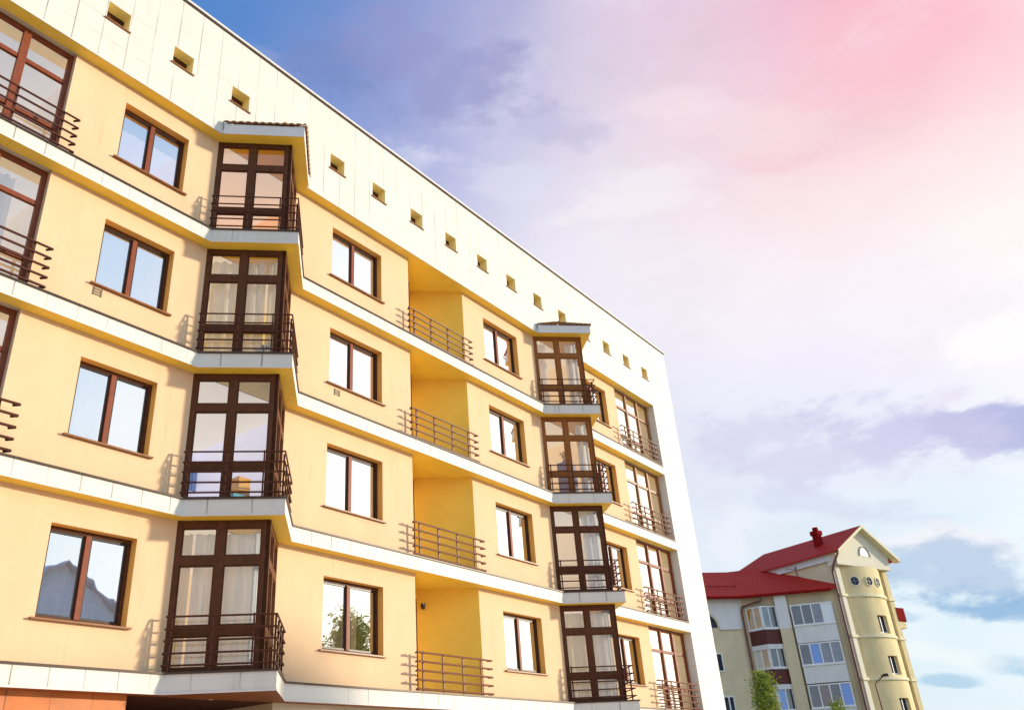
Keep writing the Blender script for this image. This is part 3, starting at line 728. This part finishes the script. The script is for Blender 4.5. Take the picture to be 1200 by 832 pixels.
# bowed balconies with brown panels (first column)
ka = [['b_dark', 'b_grey', 'b_orange', 'b_orange'], ['b_dark', 'b_dark', 'b_orange', 'b_cream'], ['b_dark', 'b_blue', 'b_orange', 'b_orange'], ['b_grey', 'b_dark', 'b_grey', 'b_dark']]
ua, uc, ub, vo = 4.12, 5.1, 6.05, .62
A_, C2, B_ = Vector(B3(ua, .05, 0)), Vector(B3(uc, vo, 0)), Vector(B3(ub, .05, 0))
def seg(a, b):
    d_ = (b - a); L = d_.length; d_ = d_ / L; n_ = Vector((-d_.y, d_.x, 0))
    return (lambda u, v, z: (a.x + d_.x * u + n_.x * v, a.y + d_.y * u + n_.y * v, z)), L
for i, (zt, zb) in enumerate(lv):
    mb = MB()
    for a, b in ((A_, C2), (C2, B_)):
        Tf, L = seg(a, b); mb.box(0, L, -.05, .03, zb - .95, zb - .02, T=Tf)
    o = mb.build('bow_balcony', 'b_brown', fb)
    mb = MB()
    for a, b in ((A_, C2), (C2, B_)):
        Tf, L = seg(a, b); mb.box(-.03, L + .03, -.05, .10, zb - 1.25, zb - .95, T=Tf)
    sl_ = MB()
    for a, b in ((A_, C2), (C2, B_)):
        Tf, L = seg(a, b); sl_.box(-.03, L + .03, -.05, .09, zb - .02, zb + .06, T=Tf)
    sl_.build('sill', 'b_white', o)
    mb.face([(A_.x, A_.y, zb - 1.24), (C2.x, C2.y, zb - 1.24), (B_.x, B_.y, zb - 1.24)]); mb.build('ledge', 'b_white', o)
    for j, (a, b) in enumerate(((A_, C2), (C2, B_))):
        Tf, L = seg(a, b); glazing(Tf, .04, L - .04, zb + .06, zt + .12, 2, ka[i][2 * j:2 * j + 2], o, -.03)
# windows of the left wing
for (u0, u1, z0, z1) in ((2.05, 2.9, 7.5, 8.66), (1.75, 2.5, 4.6, 6.02), (2.05, 2.9, 2.3, 3.5), (6, 7, 7.5, 8.7), (6, 7, 5, 6.2)):
    mb = MB()
    for a, b, c_, d_ in ((u0, u0 + .07, z0, z1), (u1 - .07, u1, z0, z1), (u0 + .07, u1 - .07, z0, z0 + .07), (u0 + .07, u1 - .07, z1 - .07, z1), ((u0 + u1) / 2 - .04, (u0 + u1) / 2 + .04, z0 + .07, z1 - .07)): mb.box(a, b, .01, .07, c_, d_, T=B4)
    w_ = mb.build('window', 'white', fb)
    mb = MB(); mb.face([B4(u0, .02, z0), B4(u1, .02, z0), B4(u1, .02, z1), B4(u0, .02, z1)]); mb.build('pane', 'b_dark', w_)
mb = MB(); n = 16; uc_ = 2.75
for k in range(n):
    a, b = PI * k / n, PI * (k + 1) / n
    for r0, r1, v in ((.75, .9, .09),): mb.face([B4(uc_ + r0 * math.cos(a), v, 10.27 + r0 * 1.15 * math.sin(a)), B4(uc_ + r0 * math.cos(b), v, 10.27 + r0 * 1.15 * math.sin(b)), B4(uc_ + r1 * math.cos(b), v, 10.27 + r1 * 1.15 * math.sin(b)), B4(uc_ + r1 * math.cos(a), v, 10.27 + r1 * 1.15 * math.sin(a))])
lw2 = mb.build('lunette_window', 'b_cream', fb)
mb = MB(); mb.face([B4(uc_ + .75 * math.cos(PI * k / n), .05, 10.27 + .86 * math.sin(PI * k / n)) for k in range(n + 1)]); mb.build('pane', 'b_dark', lw2)
# downpipes
mb = MB(); mb.path([F(-.15, .8, 14.3), F(-.28, .35, 13.6), F(-.22, .12, 13.2), F(-.22, .12, 0)], .075); mb.build('downpipe', 'pipe', fb)
mb = MB(); mb.path([B3(4.7, .5, 12.1), B3(5.0, .65, 11.72), B3(6.22, .22, 11.55), B3(6.3, .2, 11.2), B3(6.3, .2, 0)], .075); mb.build('downpipe', 'pipe', fb)
# little roof and balconies on the far flank of the tower
mb = MB(); mb.box(TW - .1, TW + .8, -.5, .25, 10.25, 11.15, T=F); fl = mb.build('flank_bay', 'b_chim', fb); mb = MB(); mb.box(TW - .1, TW + .7, -.45, .2, 9.8, 10.24, T=F); mb.build('base', 'b_yellow', fl)
for k in range(4):
    zz = 8.3 - 2.5 * k
    mb = MB(); mb.box(TW, TW + .55, -2.2, -.6, zz - .12, zz, T=F)
    for q in range(4): mb.tube(F(TW + .1 + q * .14, -.6, zz), F(TW + .1 + q * .14, -.6, zz + 1.0), .02, 5)
    mb.tube(F(TW, -.6, zz + 1), F(TW + .55, -.6, zz + 1), .03, 5); mb.tube(F(TW, -.6, zz + .5), F(TW + .55, -.6, zz + .5), .03, 5)
    mb.tube(F(TW + .52, -.6, zz + 1), F(TW + .52, -2.2, zz + 1), .03, 5)
    mb.build('flank_balcony', 'white', fb)
mb = MB(); mb.path([B3(2.2, -1.6, 13.0), B3(2.2, -1.6, 14.2)], .025); mb.path([B3(1.5, -1.6, 14.0), B3(2.9, -1.6, 14.0)], .02); mb.build('aerial', 'rail', fb)

# ================================================================== street lamp
lamp = empty('street_lamp', (39.3, -3.75, 0), 'thin dark street lamp with a short arm in front of the round stair tower', 'street lamp')
mb = MB(); mb.tube((39.3, -3.72, 0), (39.2, -3.62, 4.55), .05, 8, .032); mb.tube((39.2, -3.62, 4.55), (39.2, -3.98, 4.80), .026, 8)
mb.build('pole', 'pipe', lamp)
mb = MB(); mb.box(39.12, 39.28, -4.22, -3.92, 4.77, 4.84); mb.box(39.14, 39.26, -4.20, -4.0, 4.84, 4.88); mb.build('lamp_head', 'lamp_black', lamp, bevel=.01)

# ================================================================== trees
def leafmat(name, c1, c2):
    m = bpy.data.materials.new(name); m.use_nodes = True; k = NT(m.node_tree); b = k.n['Principled BSDF']
    pos = k.new('ShaderNodeNewGeometry').outputs['Position']
    c = k.mix(k.rng(k.noise(pos, 4.0, 3), .35, .65), c1, c2); k.l.new(c, b.inputs['Base Color']); b.inputs['Roughness'].default_value = .6
    tr = k.new('ShaderNodeBsdfTranslucent'); k.l.new(c, tr.inputs[0]); mx = k.new('ShaderNodeMixShader'); mx.inputs[0].default_value = .4
    k.l.new(b.outputs[0], mx.inputs[1]); k.l.new(tr.outputs[0], mx.inputs[2]); k.l.new(mx.outputs[0], k.n['Material Output'].inputs[0]); return m
M['leaf'] = leafmat('young_leaf', (0.09, 0.15, 0.02), (0.32, 0.38, 0.05)); M['bark'] = mat('bark', (0.10, 0.07, 0.045), .9, .3, 20)
def tree(name, x, y, h, rad_, z0, nleaf, leaf, label, group=None, conic=.5):
    o = empty(name, (x, y, 0), label, 'tree', group)
    mb = MB(); mb.tube((x, y, 0), (x + .03, y, h * .55), .05 * h / 4, 8, .028 * h / 4); mb.tube((x + .03, y, h * .55), (x, y, h * .95), .028 * h / 4, 8, .008)
    cl = []
    for k in range(26):
        t = (k + .5) / 26; zz = z0 + (h - z0) * t * .96; a = k * 2.4; r = rad_ * (1 - t) ** conic * random.uniform(.55, 1.0)
        tip = Vector((x + math.cos(a) * r, y + math.sin(a) * r, zz + .12 * r)); mb.tube((x, y, zz - r * .5), tip, .014, 5, .004); cl.append((tip, r))
        cl.append((Vector((x, y, zz)).lerp(tip, .55), r))
    mb.build('trunk', 'bark', o)
    mb = MB(); tp = Vector((x, y, h * .96)); cl += [(tp, rad_ * .2)] * 3
    for k in range(nleaf):
        cpt, r = random.choice(cl); s_ = .10 + .16 * rad_
        q = cpt + Vector((random.gauss(0, s_), random.gauss(0, s_), random.gauss(0, s_ * 1.1)))
        n_ = Vector((random.gauss(0, 1), random.gauss(0, 1), random.gauss(0, 1) + .4)).normalized(); u = n_.orthogonal().normalized(); w = n_.cross(u)
        L = leaf * random.uniform(.6, 1.3); mb.face([q - u * L, q + w * L * .5, q + u * L, q - w * L * .5])
    mb.build('crown', 'leaf', o); return o
tree('young_tree', 37.6, .42, 5.2, .64, 2.2, 9000, .05, 'leafy young tree in sunlight, the tallest one before the distant block', 'young trees before the distant block')
tree('young_tree', 38.5, -2.1, 3.98, .26, 2.2, 1800, .05, 'small young tree of which only the tip shows below the flat balconies', 'young trees before the distant block')

tree('street_tree', 33.2, -20.2, 9.7, 2.3, 4.0, 9000, .12, 'broad street tree across the pavement, mirrored in the lowest windows')
oh = empty('gabled_house', (29, -48, 0), 'blue gabled house across the street, mirrored in the lowest left window', 'house')
M['house_blue'] = mat('blue_render', (0.40, 0.66, 0.95), .9, .2, 4, .2, 40); M['slate'] = mat('slate_roof', (0.30, 0.50, 0.80), .7, .2, 4, .2, 30)
mb = MB()
mb.face([(22, -44, 0), (36, -44, 0), (36, -44, 12.5), (29, -44, 16.8), (22, -44, 12.5)]); mb.face([(22, -58, 0), (36, -58, 0), (36, -58, 12.5), (29, -58, 16.8), (22, -58, 12.5)])
mb.face([(22, -58, 0), (22, -44, 0), (22, -44, 12.5), (22, -58, 12.5)]); mb.face([(36, -58, 0), (36, -44, 0), (36, -44, 12.5), (36, -58, 12.5)]); mb.build('wall', 'house_blue', oh)
mb = MB(); slab(mb, [(21.4, -43.4, 12.3), (29, -43.4, 17.0), (29, -58.6, 17.0), (21.4, -58.6, 12.3)], .15); slab(mb, [(36.6, -43.4, 12.3), (36.6, -58.6, 12.3), (29, -58.6, 17.0), (29, -43.4, 17.0)], .15); mb.build('roof', 'slate', oh)
for zz in (1.5, 4.5, 7.5, 10.5):
    for xx in (23.6, 26.4, 30.0, 32.8):
        mb = MB(); mb.box(xx, xx + 1.5, -44.0, -43.93, zz, zz + 1.6); w_ = mb.build('window', 'white', oh)
        mb = MB(); mb.face([(xx + .12, -43.92, zz + .12), (xx + 1.38, -43.92, zz + .12), (xx + 1.38, -43.92, zz + 1.48), (xx + .12, -43.92, zz + 1.48)]); mb.build('pane', 'b_dark', w_)

# ================================================================== ground
M['asphalt'] = mat('asphalt', (0.06, 0.058, 0.055), .9, .2, 3, .3, 80)
M['paving'] = mat('bounce_paving', (0.80, 0.66, 0.47), .85, .12, 2, .2, 60)  # kept pale and warm so the unseen ground lifts the soffits
M['grass'] = mat('lawn', (0.07, 0.10, 0.025), .95, .3, 2, .4, 30)
M['kerb'] = mat('kerb_stone', (0.40, 0.39, 0.37), .85, .1, 4)
mb = MB(); mb.face([(-500, -500, 0), (700, -500, 0), (700, 700, 0), (-500, 700, 0)]); tag(mb.build('ground', 'grass'), kind='structure')
mb = MB(); mb.box(-60, 56, -26.0, -.001, .0, .12); tag(mb.build('bounce_sidewalk', 'paving', bevel=.01), kind='structure')  # unseen paving, stretched wide to bounce light up at the facade
mb = MB(); mb.face([(-60, -34, .004), (56, -34, .004), (56, -26.15, .004), (-60, -26.15, .004)]); tag(mb.build('road', 'asphalt'), kind='structure')
mb = MB(); mb.box(-60, 56, -26.15, -26.002, 0, .14); tag(mb.build('kerb', 'kerb', bevel=.01), kind='structure')

# ================================================================== sky
BL = [((0.341, 0.572, 0.746), (72, 128, 198)),
((0.416, 0.537, 0.733), (106, 138, 204)),
((0.528, 0.516, 0.675), (158, 166, 218)),
((0.53, 0.425, 0.734), (150, 158, 210)),
((0.561, 0.377, 0.738), (168, 170, 214)),
((0.625, 0.356, 0.695), (184, 184, 222)),
((0.653, 0.404, 0.641), (208, 209, 238)),
((0.64, 0.472, 0.607), (206, 206, 236)),
((0.647, 0.3, 0.701), (216, 204, 228)),
((0.661, 0.259, 0.704), (236, 226, 238)),
((0.716, 0.283, 0.638), (234, 222, 235)),
((0.725, 0.338, 0.6), (244, 236, 242)),
((0.735, 0.398, 0.549), (246, 242, 250)),
((0.666, 0.181, 0.723), (224, 190, 218)),
((0.689, 0.191, 0.699), (232, 206, 226)),
((0.71, 0.233, 0.665), (240, 224, 233)),
((0.731, 0.123, 0.671), (244, 216, 224)),
((0.77, 0.2, 0.606), (242, 208, 218)),
((0.776, 0.152, 0.612), (244, 206, 216)),
((0.746, 0.075, 0.662), (250, 176, 200)),
((0.76, 0.007, 0.649), (250, 158, 188)),
((0.777, 0.042, 0.628), (252, 184, 202)),
((0.773, -0.055, 0.632), (251, 172, 190)),
((0.78, -0.087, 0.62), (252, 196, 205)),
((0.821, -0.065, 0.567), (255, 238, 230)),
((0.805, -0.008, 0.593), (255, 228, 226)),
((0.807, 0.087, 0.583), (253, 228, 228)),
((0.85, -0.019, 0.527), (255, 243, 238)),
((0.835, 0.135, 0.534), (254, 242, 238)),
((0.819, 0.204, 0.536), (252, 240, 242)),
((0.882, 0.043, 0.47), (255, 250, 246)),
((0.779, 0.346, 0.523), (240, 234, 248)),
((0.829, 0.246, 0.503), (254, 250, 250)),
((0.896, -0.009, 0.443), (255, 253, 252)),
((0.847, 0.297, 0.441), (242, 236, 252)),
((0.901, 0.149, 0.407), (244, 238, 253)),
((0.893, 0.086, 0.442), (243, 236, 252)),
((0.919, 0.167, 0.358), (236, 232, 250)),
((0.938, 0.026, 0.347), (250, 248, 252)),
((0.915, 0.311, 0.257), (230, 240, 250)),
((0.97, 0.117, 0.215), (220, 238, 249)),
((0.954, 0.215, 0.206), (228, 241, 250)),
((0.984, 0.142, 0.112), (226, 242, 250)),
((0.882, 0.332, 0.335), (228, 230, 246)),
((0.188, 0.683, 0.706), (85, 145, 213)),
      ((.33, -.69, .64), (84, 160, 228), 1.2), ((.45, -.80, .40), (160, 212, 245), 1.35), ((.33, -.90, .15), (205, 228, 245), 1.4), ((.62, -.62, .40), (245, 245, 250), 1.7), ((0, 0, 1), (110, 140, 200)), ((-.7, .3, .6), (140, 175, 225), 1.2), ((-.8, -.5, .3), (205, 220, 240), 1.4), ((-.2, .9, .2), (210, 220, 235)), ((.73, -.65, .2), (255, 240, 215), 2.6)]
CL = [((0.458, 0.528, 0.715), (10.52, -7.89, -1.58), (9.35, 19.63, -21.5), (120, 138, 194), 0.6),
((0.559, 0.426, 0.711), (7.25, -7.04, -2.13), (8.76, 14.79, -15.88), (150, 152, 202), 0.6),
((0.656, 0.356, 0.666), (9.51, -10.15, -4.75), (11.18, 22.36, -24.84), (186, 182, 218), 0.45),
((0.797, 0.137, 0.588), (4.81, -19.22, -2.8), (27.99, 10.18, -40.71), (246, 204, 216), 0.5),
((0.956, 0.041, 0.292), (0.0, -11.22, -0.38), (8.72, 6.23, -33.62), (172, 178, 222), 0.9),
((0.943, 0.135, 0.304), (1.26, -11.77, -0.14), (9.03, 4.01, -30.09), (203, 200, 234), 0.8),
((0.919, 0.254, 0.303), (1.85, -7.7, -0.95), (6.16, 7.04, -28.14), (214, 212, 238), 0.75),
((0.941, 0.079, 0.329), (0.47, -21.48, 2.33), (25.77, 0.0, -67.01), (232, 226, 244), 0.7),
((0.939, 0.235, 0.252), (2.76, -10.52, -2.63), (7.55, 22.64, -56.6), (212, 217, 240), 0.6),
((0.931, 0.008, 0.366), (-3.87, -19.82, 8.7), (8.84, -8.03, -25.7), (254, 252, 252), 0.9),
((0.972, 0.132, 0.193), (2.36, -14.65, -4.02), (8.89, 22.22, -62.22), (246, 243, 248), 0.8),
((0.979, 0.128, 0.156), (1.4, -11.6, -1.82), (4.01, 10.68, -34.71), (182, 203, 229), 0.85),
((0.984, 0.121, 0.132), (1.38, -12.91, -1.89), (3.66, 14.65, -58.61), (133, 178, 219), 0.85),
((0.973, 0.189, 0.133), (4.85, -25.64, -3.47), (14.49, 28.99, -115.94), (175, 205, 234), 0.6),
((0.918, 0.328, 0.223), (17.07, -46.34, 0.0), (4.45, 2.97, -26.71), (246, 247, 252), 0.4),
((0.983, 0.173, 0.069), (5.77, -37.52, -1.44), (0.0, 27.03, -162.16), (160, 200, 230), 0.7),
((0.991, 0.108, 0.075), (3.62, -33.78, -7.24), (7.25, 28.99, -79.71), (160, 202, 233), 0.8),
((0.981, 0.169, 0.095), (1.65, -11.54, -1.24), (4.69, 18.78, -65.73), (240, 246, 250), 0.7),
((0.566, 0.525, 0.635), (14.96, -14.11, -2.14), (14.11, 21.94, -29.78), (205, 212, 238), 0.55),
((0.664, 0.414, 0.622), (9.28, -10.31, -3.71), (11.45, 19.47, -25.2), (226, 224, 242), 0.5),
((0.764, 0.164, 0.624), (5.84, -10.06, -5.19), (12.37, 14.69, -20.11), (248, 224, 230), 0.5),
((0.749, 0.309, 0.586), (5.14, -12.24, -1.06), (20.12, 9.29, -32.51), (250, 242, 246), 0.5),
((0.718, 0.217, 0.661), (8.19, -16.05, -4.1), (28.87, 21.0, -36.75), (246, 228, 236), 0.4),]
SUN = Vector((1.12, -1.0, 0.30)).normalized()
w = bpy.data.worlds.new('World'); sc.world = w; w.use_nodes = True
k = NT(w.node_tree); bgn = k.n['Background']
tc = k.new('ShaderNodeTexCoord').outputs['Generated']
nrm = k.vec('NORMALIZE', tc)
st = k.vec('MULTIPLY', nrm, (1.0, 1.0, 2.2))
nz = k.noise(st, 2.8, 4, .55, color=True)
warp = k.vec('SCALE', k.vec('SUBTRACT', nz, (.5, .5, .5)), .075)
N2 = k.vec('NORMALIZE', k.vec('ADD', nrm, warp))
bl_ = [(Vector(d_).normalized(), [s2l(q) * (g_[0] if g_ else 1.0) for q in c_], 230.0 if d_[0] > .3 and d_[1] > -.1 and d_[2] < .8 else 18.0) for d_, c_, *g_ in BL]
def sky_colour(az_, z_):
    v = Vector((math.cos(az_) * math.sqrt(1 - z_ * z_), math.sin(az_) * math.sqrt(1 - z_ * z_), z_))
    ws = [math.exp(kk_ * (v.dot(d_) - 1)) for d_, c_, kk_ in bl_]; t_ = sum(ws) + 1e-30
    return [sum(w_ * c_[q] for w_, (d_, c_, kk_) in zip(ws, bl_)) / t_ for q in range(3)]
sx = k.new('ShaderNodeSeparateXYZ'); k.l.new(N2, sx.inputs[0])
azn = k.math('MULTIPLY_ADD', k.math('ARCTAN2', sx.outputs[1], sx.outputs[0]), 1 / (2 * PI), .5)
stops = [-180, -140, -100, -75, -60, -52, -45, -38, -28, -18] + list(range(-12, 84, 6)) + [95, 110, 130, 155, 179]
rows = [0.0, .12, .22, .32, .40, .48, .56, .63, .70, .76, .88, .99]; base = None
for ri, zr in enumerate(rows):
    rp = k.new('ShaderNodeValToRGB'); cr = rp.color_ramp
    while len(cr.elements) < len(stops): cr.elements.new(0.5)
    for e_, a_ in zip(cr.elements, stops): e_.position = (a_ + 180) / 360.0
    for e_, a_ in zip(cr.elements, stops): e_.color = (*sky_colour(rad(a_), zr), 1)
    k.l.new(azn, rp.inputs[0])
    base = rp.outputs[0] if base is None else k.mix(k.rng(sx.outputs[2], rows[ri - 1], zr), base, rp.outputs[0])
# soft mottling of the high cloud sheet
hz = k.noise(k.vec('ADD', st, warp), 5.0, 5, .62)
base = k.mix(k.rng(hz, .50, .72, 0, .42, smooth=True), base, k.vec('ADD', k.vec('SCALE', base, .45), (.53, .52, .55)))
base = k.vec('SCALE', base, k.rng(hz, .30, .50, .95, 1.0))
fb_n = k.math('MULTIPLY_ADD', k.noise(k.vec('ADD', k.vec('MULTIPLY', nrm, (1, 1, 2.2)), k.vec('SCALE', warp, .6)), 11.0, 7, .62), 4.2, -4.2 * .5)
aw = k.vec('ADD', nrm, k.vec('SCALE', warp, .35))
for c0, e1, e2, c_, op in CL:
    dot_ = lambda p_, q_: sum(a_ * b_ for a_, b_ in zip(p_, q_))
    a = k.math('SUBTRACT', k.vec('DOT_PRODUCT', aw, e1, out=1), dot_(c0, e1)); b = k.math('SUBTRACT', k.vec('DOT_PRODUCT', aw, e2, out=1), dot_(c0, e2))
    b = k.math('MAXIMUM', k.math('MULTIPLY', b, 1.5), k.math('MULTIPLY', b, -.85))
    r = k.math('ADD', k.math('SQRT', k.math('MULTIPLY_ADD', a, a, k.math('MULTIPLY', b, b))), fb_n)
    base = k.mix(k.rng(r, 1.35, .45, 0, op, smooth=True), base, tuple(s2l(q) for q in c_))
sky = k.new('ShaderNodeTexSky'); sky.sky_type = 'NISHITA'; sky.sun_disc = False
sky.sun_elevation = math.asin(SUN.z); sky.sun_rotation = math.atan2(SUN.x, SUN.y)
skys = k.vec('SCALE', sky.outputs[0], 0.006)
fin = k.vec('ADD', base, skys)
k.l.new(fin, bgn.inputs[0]); bgn.inputs[1].default_value = 1.0
w.cycles.sampling_method = 'MANUAL' if hasattr(w.cycles, 'sampling_method') else 'AUTOMATIC'
try: w.cycles.sample_map_resolution = 512
except Exception: pass

sd_ = bpy.data.lights.new('Sun', 'SUN'); sd_.energy = 4.7; sd_.angle = rad(2.0); sd_.color = (1.0, .90, .72)
so = bpy.data.objects.new('sun', sd_); col.objects.link(so); so.rotation_euler = SUN.to_track_quat('Z', 'Y').to_euler(); so.location = (40, -40, 30)

# ================================================================== camera
cd = bpy.data.cameras.new('Camera'); cam = bpy.data.objects.new('camera', cd); col.objects.link(cam); sc.camera = cam
ax, ay, az = Vector((0.618812, -0.783944, -0.050038)), Vector((-0.332034, -0.318759, 0.887776)), Vector((-0.711916, -0.532752, -0.457548))
R3 = Matrix((ax, ay, az)).transposed(); m4 = R3.to_4x4(); m4.translation = Vector((0, -13, 1.6)); cam.matrix_world = m4
cd.sensor_width = 36; cd.lens = 983.865 / 1200 * 36; cd.shift_x = (600 - 544.5086) / 1200; cd.clip_end = 3000; cd.clip_start = .1
sc.cycles.max_bounces = 7; sc.cycles.diffuse_bounces = 4; sc.cycles.glossy_bounces = 3; sc.cycles.transparent_max_bounces = 10
sc.view_settings.view_transform = 'Standard'; sc.view_settings.look = 'None'; sc.view_settings.exposure = 0
